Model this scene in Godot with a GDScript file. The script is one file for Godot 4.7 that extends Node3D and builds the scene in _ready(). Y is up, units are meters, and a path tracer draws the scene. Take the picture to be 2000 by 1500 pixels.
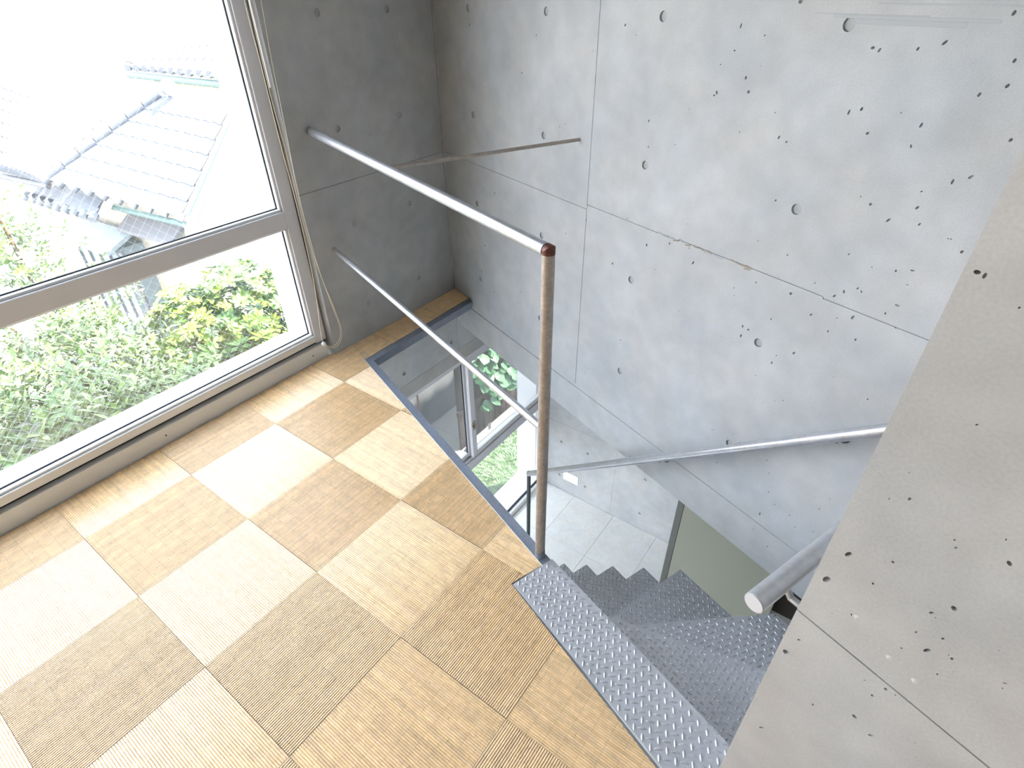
extends Node3D
# A top-floor room with a bamboo-tile floor, concrete walls, a steel stair going down, a big window onto shrubs and tiled roofs.
const T := 0.4041            # side of a bamboo floor tile
const ANG := 0.34466         # the stairwell is turned by this angle from the tile grid
const OX := 2.3533           # corner of the two concrete walls
const OZ := 0.1609
const LOW := -2.8            # lower floor level
const RISE := 0.21538
const EXPOSURE := 2.9
const SKY_ENERGY := 4.0
const SUN_ENERGY := 4.0

var SF := Transform3D(Basis(Vector3.UP, -ANG), Vector3(OX, 0, OZ))   # stair frame: x = across to the right wall, z = along it
var rng := RandomNumberGenerator.new()
var M := {}
var names := {}

func V(x: float, y: float, z: float) -> Vector3:
	return Vector3(x, y, z)

# ------------------------------------------------------------------ helpers
func numbered(n: String) -> String:
	if not names.has(n):
		names[n] = 0
		return n
	names[n] += 1
	return "%s_%03d" % [n, names[n]]

func tag(o: Node, label: String, category: String, group := "") -> Node:
	o.set_meta("label", label)
	o.set_meta("category", category)
	if group != "":
		o.set_meta("group", group)
	return o

func struct(o: Node, label: String, category: String) -> Node:
	tag(o, label, category)
	o.set_meta("kind", "structure")
	return o

func root(called: String, xf := Transform3D()) -> Node3D:
	var o := Node3D.new()
	o.name = numbered(called)
	add_child(o)
	o.transform = xf
	return o

func mi(called: String, mesh: Mesh, m: Material, parent: Node, xf := Transform3D()) -> MeshInstance3D:
	var o := MeshInstance3D.new()
	o.name = called
	o.mesh = mesh
	o.material_override = m
	o.transform = xf
	o.cast_shadow = GeometryInstance3D.SHADOW_CASTING_SETTING_ON
	parent.add_child(o, true)
	return o

func ST() -> SurfaceTool:
	var st := SurfaceTool.new()
	st.begin(Mesh.PRIMITIVE_TRIANGLES)
	st.set_smooth_group(-1)
	return st

func part(called: String, st: SurfaceTool, m: Material, parent: Node) -> MeshInstance3D:
	st.generate_normals()
	return mi(called, st.commit(), m, parent)

func tri_out(st: SurfaceTool, a: Vector3, b: Vector3, c: Vector3, inside: Vector3) -> void:
	var nrm := (b - a).cross(c - a)
	if nrm.dot((a + b + c) / 3.0 - inside) > 0.0:
		st.add_vertex(a); st.add_vertex(c); st.add_vertex(b)
	else:
		st.add_vertex(a); st.add_vertex(b); st.add_vertex(c)

func quad_out(st: SurfaceTool, a: Vector3, b: Vector3, c: Vector3, d: Vector3, inside: Vector3) -> void:
	tri_out(st, a, b, c, inside)
	tri_out(st, a, c, d, inside)

# box from corner to corner with chamfered edges
func cbox(st: SurfaceTool, lo: Vector3, hi: Vector3, c := 0.002, xf := Transform3D()) -> void:
	var mid := (lo + hi) / 2.0
	var h := (hi - lo) / 2.0
	c = min(c, min(h.x, min(h.y, h.z)) * 0.45)
	var p := func(s: Vector3, axis: int) -> Vector3:
		var q := Vector3()
		for a in 3:
			q[a] = mid[a] + s[a] * (h[a] - (0.0 if a == axis else c))
		return xf * q
	var ctr := xf * mid
	for a in 3:
		var b := (a + 1) % 3
		var d := (a + 2) % 3
		for sa in [-1, 1]:
			var s := [Vector3(), Vector3(), Vector3(), Vector3()]
			var k := 0
			for e in [[-1, -1], [1, -1], [1, 1], [-1, 1]]:
				s[k][a] = sa
				s[k][b] = e[0]
				s[k][d] = e[1]
				k += 1
			quad_out(st, p.call(s[0], a), p.call(s[1], a), p.call(s[2], a), p.call(s[3], a), ctr)
			for sb in [-1, 1]:
				var s0 := Vector3()
				s0[a] = sa; s0[b] = sb; s0[d] = -1
				var s1 := s0
				s1[d] = 1
				quad_out(st, p.call(s0, a), p.call(s1, a), p.call(s1, b), p.call(s0, b), ctr)
	for x in [-1, 1]:
		for y in [-1, 1]:
			for z in [-1, 1]:
				var s := Vector3(x, y, z)
				tri_out(st, p.call(s, 0), p.call(s, 1), p.call(s, 2), ctr)

func box_part(called: String, lo: Vector3, hi: Vector3, m: Material, parent: Node, c := 0.002) -> MeshInstance3D:
	var st := ST()
	cbox(st, lo, hi, c)
	return part(called, st, m, parent)

# upright prism of any simple outline (x, z)
func prism(st: SurfaceTool, poly: PackedVector2Array, y0: float, y1: float) -> void:
	var idx := Geometry2D.triangulate_polygon(poly)
	for k in range(0, idx.size(), 3):
		var a := poly[idx[k]]
		var b := poly[idx[k + 1]]
		var c := poly[idx[k + 2]]
		var m := (a + b + c) / 3.0
		var ins := V(m.x, (y0 + y1) / 2.0, m.y)
		tri_out(st, V(a.x, y1, a.y), V(b.x, y1, b.y), V(c.x, y1, c.y), ins)
		tri_out(st, V(a.x, y0, a.y), V(b.x, y0, b.y), V(c.x, y0, c.y), ins)
	var cw := Geometry2D.is_polygon_clockwise(poly)
	for k in poly.size():
		var a := poly[k]
		var b := poly[(k + 1) % poly.size()]
		var e := (b - a).normalized()
		var out := Vector2(e.y, -e.x)
		if cw:
			out = -out
		var mm := (a + b) / 2.0 - out * 0.01
		quad_out(st, V(a.x, y0, a.y), V(b.x, y0, b.y), V(b.x, y1, b.y), V(a.x, y1, a.y), V(mm.x, (y0 + y1) / 2.0, mm.y))

# tube through points, mitred at the bends, closed ends; smooth round the pipe
func tube(pts: Array, r: float, seg := 16, bevel := 0.0) -> ArrayMesh:
	var st := SurfaceTool.new()
	st.begin(Mesh.PRIMITIVE_TRIANGLES)
	var n := pts.size()
	var dirs := []
	for k in n - 1:
		dirs.append((pts[k + 1] - pts[k]).normalized())
	var up := Vector3.UP if abs(dirs[0].y) < 0.9 else Vector3.RIGHT
	var u: Vector3 = dirs[0].cross(up).normalized()
	for k in n - 1:
		var d: Vector3 = dirs[k]
		u = (u - d * u.dot(d)).normalized()
		var w := d.cross(u)
		for g in seg:
			var ring := []
			for e in 2:
				var ang := TAU * (g + e) / seg
				var off := u * cos(ang) * r + w * sin(ang) * r
				var ends := []
				for f in 2:
					var i: int = k + f
					var base: Vector3 = pts[i]
					var pd: Vector3 = dirs[max(i - 1, 0)]
					var nd: Vector3 = dirs[min(i, n - 2)]
					var pl := (pd + nd).normalized()
					var t: float = -off.dot(pl) / d.dot(pl)
					ends.append(base + off + d * t)
				ring.append([ends[0], ends[1], off / r])
			var q := [[ring[0][0], ring[0][2]], [ring[0][1], ring[0][2]], [ring[1][1], ring[1][2]], [ring[1][0], ring[1][2]]]
			for t in [[0, 1, 2], [0, 2, 3]]:
				for i in t:
					st.set_normal(q[i][1])
					st.add_vertex(q[i][0])
	for e in 2:
		var d: Vector3 = -dirs[0] if e == 0 else dirs[n - 2]
		var c: Vector3 = pts[0] if e == 0 else pts[n - 1]
		var uu := d.cross(Vector3.UP if abs(d.y) < 0.9 else Vector3.RIGHT).normalized()
		var ww := d.cross(uu)
		for g in seg:
			var a0 := TAU * g / seg
			var a1 := TAU * (g + 1) / seg
			var p0 := c + (uu * cos(a0) + ww * sin(a0)) * r
			var p1 := c + (uu * cos(a1) + ww * sin(a1)) * r
			for p in [c, p1, p0]:
				st.set_normal(d)
				st.add_vertex(p)
	return st.commit()

func disc(r: float, h: float, seg := 20) -> CylinderMesh:
	var c := CylinderMesh.new()
	c.top_radius = r
	c.bottom_radius = r
	c.height = h
	c.radial_segments = seg
	c.rings = 1
	return c

func nso(n: float, y: float, s: float) -> Vector3:      # stair-frame point in the world
	return SF * V(n, y, s)

# ------------------------------------------------------------------ textures and materials
func srgb(r: int, g: int, b: int) -> Color:
	return Color8(r, g, b)

func mat(c: Color, rough := 0.6, metal := 0.0) -> StandardMaterial3D:
	var m := StandardMaterial3D.new()
	m.albedo_color = c
	m.roughness = rough
	m.metallic = metal
	return m

func noise(freq: float, sd: int, oct := 4) -> FastNoiseLite:
	var f := FastNoiseLite.new()
	f.noise_type = FastNoiseLite.TYPE_SIMPLEX_SMOOTH
	f.frequency = freq
	f.seed = sd
	f.fractal_octaves = oct
	return f

func seamless(freq: float, sd: int, size: int, oct := 4) -> PackedByteArray:
	var im := noise(freq, sd, oct).get_seamless_image(size, size)
	im.convert(Image.FORMAT_L8)
	return im.get_data()

func mottled(size: int, sd: int, col: Color, big: float, mid: float, fine: float, warm: float) -> ImageTexture:
	var a := seamless(3.0 / size, sd, size, 4)
	var b := seamless(16.0 / size, sd + 1, size, 4)
	var c := seamless(0.35, sd + 2, size, 1)
	var d := seamless(5.0 / size, sd + 3, size, 3)
	var out := PackedByteArray()
	out.resize(size * size * 3)
	for i in size * size:
		var l: float = 1.0 + big * (a[i] - 128) / 128.0 + mid * (b[i] - 128) / 128.0 + fine * (c[i] - 128) / 128.0
		var w: float = warm * (d[i] - 128) / 128.0
		out[i * 3] = int(clamp(col.r * (l + w) * 255.0, 0, 255))
		out[i * 3 + 1] = int(clamp(col.g * l * 255.0, 0, 255))
		out[i * 3 + 2] = int(clamp(col.b * (l - w) * 255.0, 0, 255))
	return ImageTexture.create_from_image(Image.create_from_data(size, size, false, Image.FORMAT_RGB8, out))

func tri(m: StandardMaterial3D, tex: Texture2D, scale: float, off := Vector3()) -> StandardMaterial3D:
	m.albedo_texture = tex
	m.uv1_triplanar = true
	m.uv1_scale = Vector3.ONE * scale
	m.uv1_offset = off
	return m

# bamboo tile: thin sticks laid side by side (rows), sewn with cross threads
func bamboo(sd: int) -> ImageTexture:
	var w := 512
	var slats := 60
	var rows := 8
	var h := slats * rows
	var g := RandomNumberGenerator.new()
	g.seed = sd
	var n1 := noise(0.012, sd, 3)
	var n2 := noise(0.06, sd + 5, 2)
	var threads := [0.018, 0.05, 0.16, 0.275, 0.39, 0.505, 0.62, 0.735, 0.85, 0.945, 0.98]
	var px := []
	for t in threads:
		px.append(int((t + g.randf_range(-0.006, 0.006)) * w))
	var base := srgb(234, 200, 154)
	var out := PackedByteArray()
	out.resize(w * h * 3)
	for k in slats:
		var tone := g.randf_range(-0.05, 0.035)
		var hue := g.randf_range(-0.012, 0.018)
		var seen := {}
		for t in px:
			if g.randf() < 0.93:
				seen[clampi(t + (1 if g.randf() < 0.15 else 0), 0, w - 1)] = 0.72 + g.randf() * 0.14
		var node := int(g.randf() * w * 3)
		var part_tone := []
		for q in px.size() + 1:
			part_tone.append(g.randf_range(-0.025, 0.025))
		var q := 0
		for x in w:
			if q < px.size() and x > px[q]:
				q += 1
			var low := n1.get_noise_2d(x, k * 8) * 0.05
			var grain := n2.get_noise_2d(x * 0.5, k * 31) * 0.05
			var l: float = 1.0 + tone + low + grain + part_tone[q]
			if seen.has(x):
				l *= seen[x]
			if abs(x - node) < 2:
				l *= 0.8
			var r := int(clamp(base.r * (l + hue * 0.3) * 255.0, 0, 255))
			var gg := int(clamp(base.g * l * 255.0, 0, 255))
			var b := int(clamp(base.b * (l - hue * 1.6) * 255.0, 0, 255))
			for y in rows:
				var i := ((k * rows + y) * w + x) * 3
				out[i] = r
				out[i + 1] = gg
				out[i + 2] = b
	return ImageTexture.create_from_image(Image.create_from_data(w, h, false, Image.FORMAT_RGB8, out))

func materials() -> void:
	var conc := mottled(1024, 11, srgb(172, 174, 175), 0.055, 0.035, 0.03, 0.012)
	var grain := NoiseTexture2D.new()
	grain.noise = noise(0.08, 5, 3)
	grain.width = 512
	grain.height = 512
	grain.seamless = true
	grain.as_normal_map = true
	grain.bump_strength = 1.2
	for k in 4:
		var m := tri(mat(Color.WHITE, 0.62), conc, 0.55, V(0.13 * k, 0.37 * k, 0.21 * k))
		m.normal_enabled = true
		m.normal_texture = grain
		m.normal_scale = 0.15
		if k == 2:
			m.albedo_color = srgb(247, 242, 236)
		M["concrete%d" % k] = m
	M.plug = tri(mat(srgb(238, 240, 242), 0.75), conc, 3.0)
	M.patch = mat(srgb(184, 185, 184), 0.7)
	M.scrape = mat(srgb(162, 165, 167), 0.6)
	M.stain = mat(srgb(146, 136, 122), 0.85)
	for k in 4:
		var m := mat(Color.WHITE, 0.3)
		m.metallic_specular = 0.7
		m.albedo_texture = bamboo(100 + k * 17)
		M["bamboo%d" % k] = m
	var wear := mottled(512, 71, srgb(236, 236, 237), 0.04, 0.05, 0.03, 0.02)
	M.pipe = tri(mat(srgb(212, 214, 218), 0.32, 0.7), wear, 3.0)
	M.pipe_worn = tri(mat(srgb(186, 180, 174), 0.42, 0.6), mottled(512, 77, srgb(228, 224, 220), 0.06, 0.10, 0.06, 0.03), 4.0)
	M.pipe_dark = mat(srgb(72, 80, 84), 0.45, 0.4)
	M.rust = tri(mat(srgb(108, 66, 56), 0.45, 0.4), mottled(256, 79, srgb(220, 215, 212), 0.2, 0.3, 0.1, 0.1), 12.0)
	M.plate = tri(mat(srgb(204, 206, 210), 0.32, 0.3), mottled(512, 83, srgb(243, 244, 246), 0.03, 0.03, 0.03, 0.006), 2.0)
	M.plate_worn = tri(mat(srgb(212, 214, 220), 0.26, 0.5), wear, 6.0)
	M.angle = tri(mat(srgb(136, 143, 156), 0.5, 0.1), wear, 3.0)
	M.alu = mat(srgb(206, 206, 210), 0.4, 0.1)
	M.alu_light = mat(srgb(216, 216, 214), 0.45, 0.05)
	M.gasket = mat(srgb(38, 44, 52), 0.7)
	M.bead = mat(srgb(220, 222, 224), 0.4, 0.1)
	M.white = mat(srgb(232, 233, 234), 0.7)
	M.wall_white = mat(srgb(226, 225, 221), 0.8)
	M.screw = mat(srgb(70, 62, 54), 0.5, 0.6)
	M.cord = mat(srgb(226, 216, 188), 0.8)
	M.plastic = mat(srgb(240, 240, 240), 0.35)
	M.blind = mat(srgb(228, 226, 220), 0.8)
	M.socket = mat(srgb(80, 80, 80), 0.6)
	M.floor_tile = tri(mat(srgb(250, 250, 249), 0.36), mottled(512, 91, srgb(248, 248, 245), 0.02, 0.02, 0.008, 0.008), 1.2)
	M.panel = mat(srgb(128, 130, 118), 0.6)
	M.panel_edge = mat(srgb(92, 94, 90), 0.5, 0.3)
	M.doorway_shade = mat(srgb(46, 38, 32), 0.6)  # dark tone of the unlit doorway, as a colour
	M.brass = mat(srgb(150, 138, 118), 0.35, 0.8)
	var gl := mat(Color(0.92, 0.97, 0.95, 0.05), 0.0)
	gl.transparency = BaseMaterial3D.TRANSPARENCY_ALPHA
	gl.metallic_specular = 0.5
	M.glass = gl
	M.wire = mat(srgb(200, 205, 208), 0.5, 0.4)
	var scr := mat(Color(0.16, 0.17, 0.18, 0.36), 0.9)
	scr.transparency = BaseMaterial3D.TRANSPARENCY_ALPHA
	M.screen = scr
	# outdoors
	M.paving = tri(mat(srgb(206, 204, 198), 0.9), conc, 0.4)
	M.soil = tri(mat(srgb(62, 58, 46), 0.95), wear, 1.0)
	M.out_wall = tri(mat(srgb(196, 198, 202), 0.9), conc, 0.8)
	M.kawara = tri(mat(srgb(108, 112, 120), 0.5), wear, 1.5)
	M.kawara_dark = tri(mat(srgb(84, 88, 96), 0.55), wear, 1.5)
	M.copper = mat(srgb(88, 110, 106), 0.6, 0.1)
	M.plaster = tri(mat(srgb(176, 168, 154), 0.9), wear, 0.8)
	M.fascia = mat(srgb(205, 202, 194), 0.8)
	M.gutter = mat(srgb(96, 96, 100), 0.6)
	M.sheet_roof = mat(srgb(214, 214, 218), 0.6)
	M.shed_roof = mat(srgb(120, 130, 134), 0.6)
	M.white_wall = mat(srgb(236, 236, 234), 0.85)
	M.fence = tri(mat(srgb(64, 50, 42), 0.85), wear, 2.0)
	M.pink_pole = mat(srgb(150, 118, 112), 0.7)
	M.bark = mat(srgb(110, 92, 68), 0.9)
	var leaf_cols := {"yellow": srgb(136, 150, 60), "lime": srgb(98, 128, 52), "green": srgb(62, 94, 44), "pale": srgb(110, 128, 82), "olive": srgb(82, 102, 62), "deep": srgb(32, 54, 30), "vine": srgb(62, 104, 70), "vine2": srgb(80, 122, 84), "grass": srgb(78, 104, 66)}
	for k in leaf_cols:
		var m := mat(leaf_cols[k], 0.45)
		m.cull_mode = BaseMaterial3D.CULL_DISABLED
		m.backlight_enabled = true
		m.backlight = leaf_cols[k] * 0.55
		M[k] = m

# ------------------------------------------------------------------ concrete walls with tie holes, joints and blow holes
var csg_mat: Material
func csg_box(parent: Node, lo: Vector3, hi: Vector3, cut := true) -> CSGBox3D:
	var b := CSGBox3D.new()
	b.size = hi - lo
	b.material = csg_mat
	b.position = (lo + hi) / 2.0
	b.operation = CSGShape3D.OPERATION_SUBTRACTION if cut else CSGShape3D.OPERATION_UNION
	parent.add_child(b, true)
	return b

func csg_hole(parent: Node, at: Vector3, axis: Vector3, r: float, depth: float) -> void:
	var c := CSGCylinder3D.new()
	c.radius = r
	c.material = csg_mat
	c.height = depth * 2.0
	c.sides = 20
	c.smooth_faces = true
	c.operation = CSGShape3D.OPERATION_SUBTRACTION
	c.position = at
	c.basis = Basis(Quaternion(Vector3.UP, axis))
	parent.add_child(c, true)

var pit_mesh: ArrayMesh
func csg_pit(parent: Node, at: Vector3, face: Basis, size: Vector3) -> void:
	if pit_mesh == null:
		var sm := SphereMesh.new()
		sm.radius = 1.0
		sm.height = 2.0
		sm.radial_segments = 7
		sm.rings = 3
		pit_mesh = ArrayMesh.new()
		pit_mesh.add_surface_from_arrays(Mesh.PRIMITIVE_TRIANGLES, sm.get_mesh_arrays())
	var c := CSGMesh3D.new()
	c.mesh = pit_mesh
	c.material = csg_mat
	c.operation = CSGShape3D.OPERATION_SUBTRACTION
	c.transform = Transform3D(face * Basis.from_scale(size), at)
	parent.add_child(c, true)

func concrete(called: String, lo: Vector3, hi: Vector3, m: Material, parent: Node) -> CSGCombiner3D:
	var c := CSGCombiner3D.new()
	c.name = called
	parent.add_child(c, true)
	csg_mat = m
	csg_box(c, lo, hi, false)
	return c

func plug(parent: Node, at: Vector3, axis: Vector3, depth: float, m: Material = null) -> void:
	mi("tie_hole_plug", disc(0.0146, 0.004), m if m else M.plug, parent, Transform3D(Basis(Quaternion(Vector3.UP, axis)), at - axis * (depth + 0.002)))

func wall_right() -> void:
	var w := root("wall_right", SF)
	struct(w, "tall pale grey concrete wall with round tie holes beside the stairwell", "wall")
	var b := concrete("concrete", V(0, -0.26, -0.12), V(0.16, 2.7, 4.7), M.concrete0, w)
	var ax := V(-1, 0, 0)
	for s in [0.339, 0.934, 1.543, 2.146, 2.75]:
		for y in [1.992, 1.542, 1.092, 0.642, 0.192]:
			csg_hole(b, V(0, y, s), ax, 0.0155, 0.009)
			plug(w, V(0, y, s), ax, 0.006)
	# joints between the form panels
	csg_box(b, V(-0.01, -0.054, 1.2432), V(0.003, 2.71, 1.2458))
	for seg in [[0.0, 1.2432, 0.853], [1.2458, 1.75, 0.872], [1.75, 2.3, 0.877], [2.3, 4.71, 0.872]]:
		csg_box(b, V(-0.01, seg[2] - 0.002, seg[0]), V(0.004, seg[2] + 0.002, seg[1]))
	# pour line just below floor level
	csg_box(b, V(-0.01, -0.072, 0.0), V(0.004, -0.05, 4.71))
	rng.seed = 41
	for k in 190:
		var s := rng.randf_range(0.2, 2.85)
		var y := rng.randf_range(-0.24, 1.7)
		if rng.randf() < 0.65:
			s = 2.85 - absf(rng.randfn(0.0, 0.55))
			if rng.randf() < 0.5:
				y = rng.randfn(1.0, 0.22)
		var r := 0.0015 + 0.0035 * pow(rng.randf(), 3.0)
		csg_pit(b, V(0.0, y, s), Basis(Vector3.RIGHT, rng.randfn(0.5, 0.5)), V(0.008, r * rng.randf_range(1.0, 2.2), r))
	for h in [[2.22, 1.498], [2.391, 1.551], [2.474, 1.573], [2.51, 1.493], [2.517, 1.448], [2.474, 1.427], [2.385, 1.353], [2.21, 1.357], [2.239, 1.368], [2.272, 1.317], [2.393, 1.13], [2.494, 1.249], [2.565, 1.351], [2.573, 1.105], [2.37, 1.517], [2.32, 1.502], [2.33, 0.891], [2.036, 1.268], [1.838, 1.528], [1.376, 1.513]]:
		csg_pit(b, V(0.0, h[1], h[0]), Basis(Vector3.RIGHT, rng.randfn(0.5, 0.4)), V(0.010, rng.randf_range(0.0035, 0.007), rng.randf_range(0.0024, 0.0038)))
	# grey scrape marks from a trowel
	for q in [[2.10, 2.46, 1.558, 0.0035], [2.16, 2.40, 1.549, 0.005], [2.20, 2.58, 1.585, 0.0018], [2.05, 2.32, 1.563, 0.0012]]:
		box_part("scrape_mark", V(-0.0004, q[2] - q[3], q[0]), V(0.001, q[2] + q[3], q[1]), M.scrape, w, 0.0003)
	# mortar left on the joint, in lumps
	rng.seed = 5
	for k in 22:
		var s := rng.randf_range(1.55, 2.05)
		var st := ST()
		cbox(st, V(-0.0006, -0.0022, -0.012), V(0.001, 0.0022, 0.012), 0.0005, Transform3D(Basis(Vector3.RIGHT, rng.randfn(0.0, 0.3)), V(0, 0.8735 + rng.randfn(0.0, 0.003), s)))
		part("joint_mortar", st, M.stain if k % 2 == 0 else M.plug, w)

func wall_left() -> void:
	var w := root("wall_left")
	struct(w, "grey concrete wall beside the window, in its own shade, with tie holes", "wall")
	var b := concrete("concrete", V(1.36, -0.474, -0.15), V(2.78, 2.7, OZ), M.concrete1, w)
	var ax := V(0, 0, 1)
	for c in 2:
		for y in [1.992, 1.542, 1.092, 0.642, 0.192]:
			var x: float = 1.637 + c * 0.397
			var flush: bool = c == 0 and y < 0.7
			csg_hole(b, V(x, y, OZ), ax, 0.0155, 0.003 if flush else 0.009)
			plug(w, V(x, y, OZ), ax, 0.0006 if flush else 0.006, M.plug)
	for p in [V(1.817, -0.385, OZ), V(2.275, -0.38, OZ)]:
		csg_hole(b, p, ax, 0.0155, 0.02)
	csg_box(b, V(1.3, 0.853, OZ - 0.004), V(2.9, 0.857, OZ + 0.02))
	csg_box(b, V(2.335, -0.5, OZ - 0.006), V(2.3425, 2.71, OZ + 0.02))
	rng.seed = 17
	for k in 70:
		var x := rng.randf_range(1.6, 2.3)
		var y := rng.randf_range(-0.4, 1.65)
		if k > 25:
			x = rng.randfn(2.05, 0.12)
			y = rng.randfn(1.35, 0.2)
		csg_pit(b, V(x, y, OZ), Basis(), V(rng.randf_range(0.001, 0.0026), rng.randf_range(0.001, 0.0035), 0.005))
	# beam and spandrel under the window, lintel of the lower window, head above
	concrete("spandrel", V(-3.0, -0.474, -0.15), V(1.36, -0.05, OZ), M.concrete1, w)
	box_part("lintel", V(-3.0, -0.585, -0.15), V(3.72, -0.479, OZ - 0.004), M.concrete2, w, 0.003)
	box_part("beam_end", V(2.78, -0.474, -0.15), V(3.72, -0.0, OZ), M.concrete1, w, 0.003)
	box_part("window_head", V(-3.0, 2.45, -0.15), V(1.36, 2.7, OZ), M.concrete1, w, 0.003)

func wall_front() -> void:
	var w := root("wall_front", SF)
	struct(w, "near concrete wall end with dark blow holes and a rusty joint line", "wall")
	var b := concrete("concrete", V(-0.94, LOW, 2.845), V(-0.76, 2.7, 4.6), M.concrete2, w)
	csg_box(b, V(-0.95, 0.838, 2.83), V(-0.937, 0.841, 4.7))
	rng.seed = 23
	# the bigger holes where the photograph shows them (s, y, length, width, tilt)
	for h in [[2.871, 1.001, 0.0085, 0.0028, 0.4], [2.862, 0.935, 0.0105, 0.0042, 0.4], [2.858, 0.735, 0.008, 0.0048, 0.5], [2.994, 0.942, 0.0075, 0.0024, 0.4], [2.976, 0.729, 0.0045, 0.0042, 0.0], [2.878, 0.503, 0.0085, 0.0018, 0.5], [3.003, 0.721, 0.0065, 0.0018, 0.6], [2.99, 1.028, 0.005, 0.0032, -0.5], [2.976, 1.001, 0.004, 0.0016, 0.6], [3.003, 1.127, 0.0045, 0.0022, -0.7], [2.917, 1.035, 0.0025, 0.0018, 0.0], [2.985, 0.828, 0.0035, 0.0022, 0.3], [2.856, 1.405, 0.003, 0.003, 0.0], [2.999, 0.976, 0.003, 0.0015, 0.3], [3.017, 0.957, 0.003, 0.0018, 0.3], [2.911, 0.983, 0.0025, 0.0015, 0.0], [2.975, 0.957, 0.003, 0.0012, 0.3]]:
		csg_pit(b, V(-0.94, h[1], h[0]), Basis(Vector3.RIGHT, h[4]), V(0.012, h[2] * 0.75, h[3] * 1.1))
	for k in 90:
		var s := rng.randf_range(2.86, 3.25)
		var y := rng.randf_range(0.4, 1.5)
		var r := 0.0006 + 0.0016 * pow(rng.randf(), 2.5)
		csg_pit(b, V(-0.94, y, s), Basis(Vector3.RIGHT, rng.randfn(0.3, 0.4)), V(0.004, r * rng.randf_range(1.0, 2.0), r))
	concrete("stair_end_wall", V(-0.76, LOW, 2.845), V(0.0, 2.7, 3.0), M.concrete3, w)
	for p in [[2.915, 0.91], [2.968, 0.885], [3.003, 0.88]]:
		var st := ST()
		var c := V(-0.9403, p[1], p[0])
		for k in 16:
			var a0 := TAU * k / 16
			var a1 := TAU * (k + 1) / 16
			var r0 := 0.0075 * (1.0 + 0.12 * sin(k * 2.3 + p[0] * 40))
			var r1 := 0.0075 * (1.0 + 0.12 * sin(((k + 1) % 16) * 2.3 + p[0] * 40))
			tri_out(st, c + V(-0.0006, 0, 0), c + V(0.001, cos(a0) * r0, sin(a0) * r0), c + V(0.001, cos(a1) * r1, sin(a1) * r1), c + V(0.02, 0, 0))
		part("mortar_patch", st, M.patch, w)

# ------------------------------------------------------------------ bamboo floor
func clip_set(p: Vector2, d: Vector2, planes: Array) -> Vector2:
	# planes: [normal, offset] kept where normal.x > offset
	var lo := -1e9
	var hi := 1e9
	for pl in planes:
		var a: float = pl[0].dot(d)
		var b: float = pl[1] - pl[0].dot(p)
		if absf(a) < 1e-9:
			if b > 0:
				return Vector2(1, -1)
		elif a > 0:
			lo = max(lo, b / a)
		else:
			hi = min(hi, b / a)
	return Vector2(lo, hi)

var PN: Vector2
var PS: Vector2
var C0: Vector2
func tile_mesh(i: int, j: int, along_x: bool, clip: bool) -> ArrayMesh:
	var x0 := i * T
	var z0 := j * T
	var slats := 60
	var pitch := T / slats
	var prof := [[0.0, -0.0034, 0.0, 1.0], [0.10, -0.0014, -0.85, 0.5], [0.25, -0.0003, -0.35, 0.93], [0.5, 0.0, 0.0, 1.0], [0.75, -0.0003, 0.35, 0.93], [0.90, -0.0014, 0.85, 0.5]]
	var st := SurfaceTool.new()
	st.begin(Mesh.PRIMITIVE_TRIANGLES)
	var void_a := [[PN, -0.828 + PN.dot(C0)], [Vector2(0, 1), 0.333], [-PS, -2.072 - PS.dot(C0)]]
	var void_b := [[PN, -0.957 + PN.dot(C0)], [PS, 2.066 + PS.dot(C0)]]
	var d := Vector2(1, 0) if along_x else Vector2(0, 1)
	var prev = null
	var any := false
	for mm in (slats * 6 + 1) * (2 if clip and along_x else 1):
		var m := mm % (slats * 6 + 1)
		var second: bool = mm != m
		if m == 0:
			prev = null
		var pr: Array = prof[m % 6]
		var w: float = (m / 6 + pr[0]) * pitch
		w = clamp(w, 0.0005, T - 0.0005)
		var p := Vector2(x0, z0 + w) if along_x else Vector2(x0 + w, z0)
		var lo := 0.0006
		var hi := T - 0.0006
		if clip:
			var r := clip_set(p, d, [[Vector2(0, 1), 0.139], [-PN, 0.003 - PN.dot(C0)], [Vector2(0, -1), -4.59]])
			lo = max(lo, r.x)
			hi = min(hi, r.y)
			if p.x + d.x * lo > 1.35:
				r = clip_set(p, d, [[Vector2(0, 1), OZ + 0.003]])
				lo = max(lo, r.x)
				hi = min(hi, r.y)
			if second:     # what lies beyond the head of the top stair plate
				r = clip_set(p, d, void_b)
				if r.x < r.y and r.y > lo and r.y < hi:
					lo = r.y
				else:
					hi = lo
			for vd in ([void_a] if second else [void_a, void_b]):
				r = clip_set(p, d, vd)
				if r.x < r.y and r.y > lo and r.x < hi:
					hi = min(hi, max(r.x, lo))
		var cur = null
		if hi - lo > 0.0005:
			cur = [p + d * lo, p + d * hi, pr, w / T, lo / T, hi / T]
		if prev != null and cur != null:
			any = true
			var vs := []
			for e in [prev, cur]:
				var q: Array = e[2]
				var nr := V(0, q[3], q[2]) if along_x else V(q[2], q[3], 0)
				vs.append([V(e[0].x, q[1], e[0].y), nr.normalized(), Vector2(e[4], e[3])])
				vs.append([V(e[1].x, q[1], e[1].y), nr.normalized(), Vector2(e[5], e[3])])
			var order := [0, 2, 1, 1, 2, 3]
			if along_x:
				order = [0, 1, 2, 1, 3, 2]
			for k in order:
				st.set_normal(vs[k][1])
				st.set_uv(vs[k][2])
				st.add_vertex(vs[k][0] - V(x0, 0, z0))
		prev = cur
	return st.commit() if any else null

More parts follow.
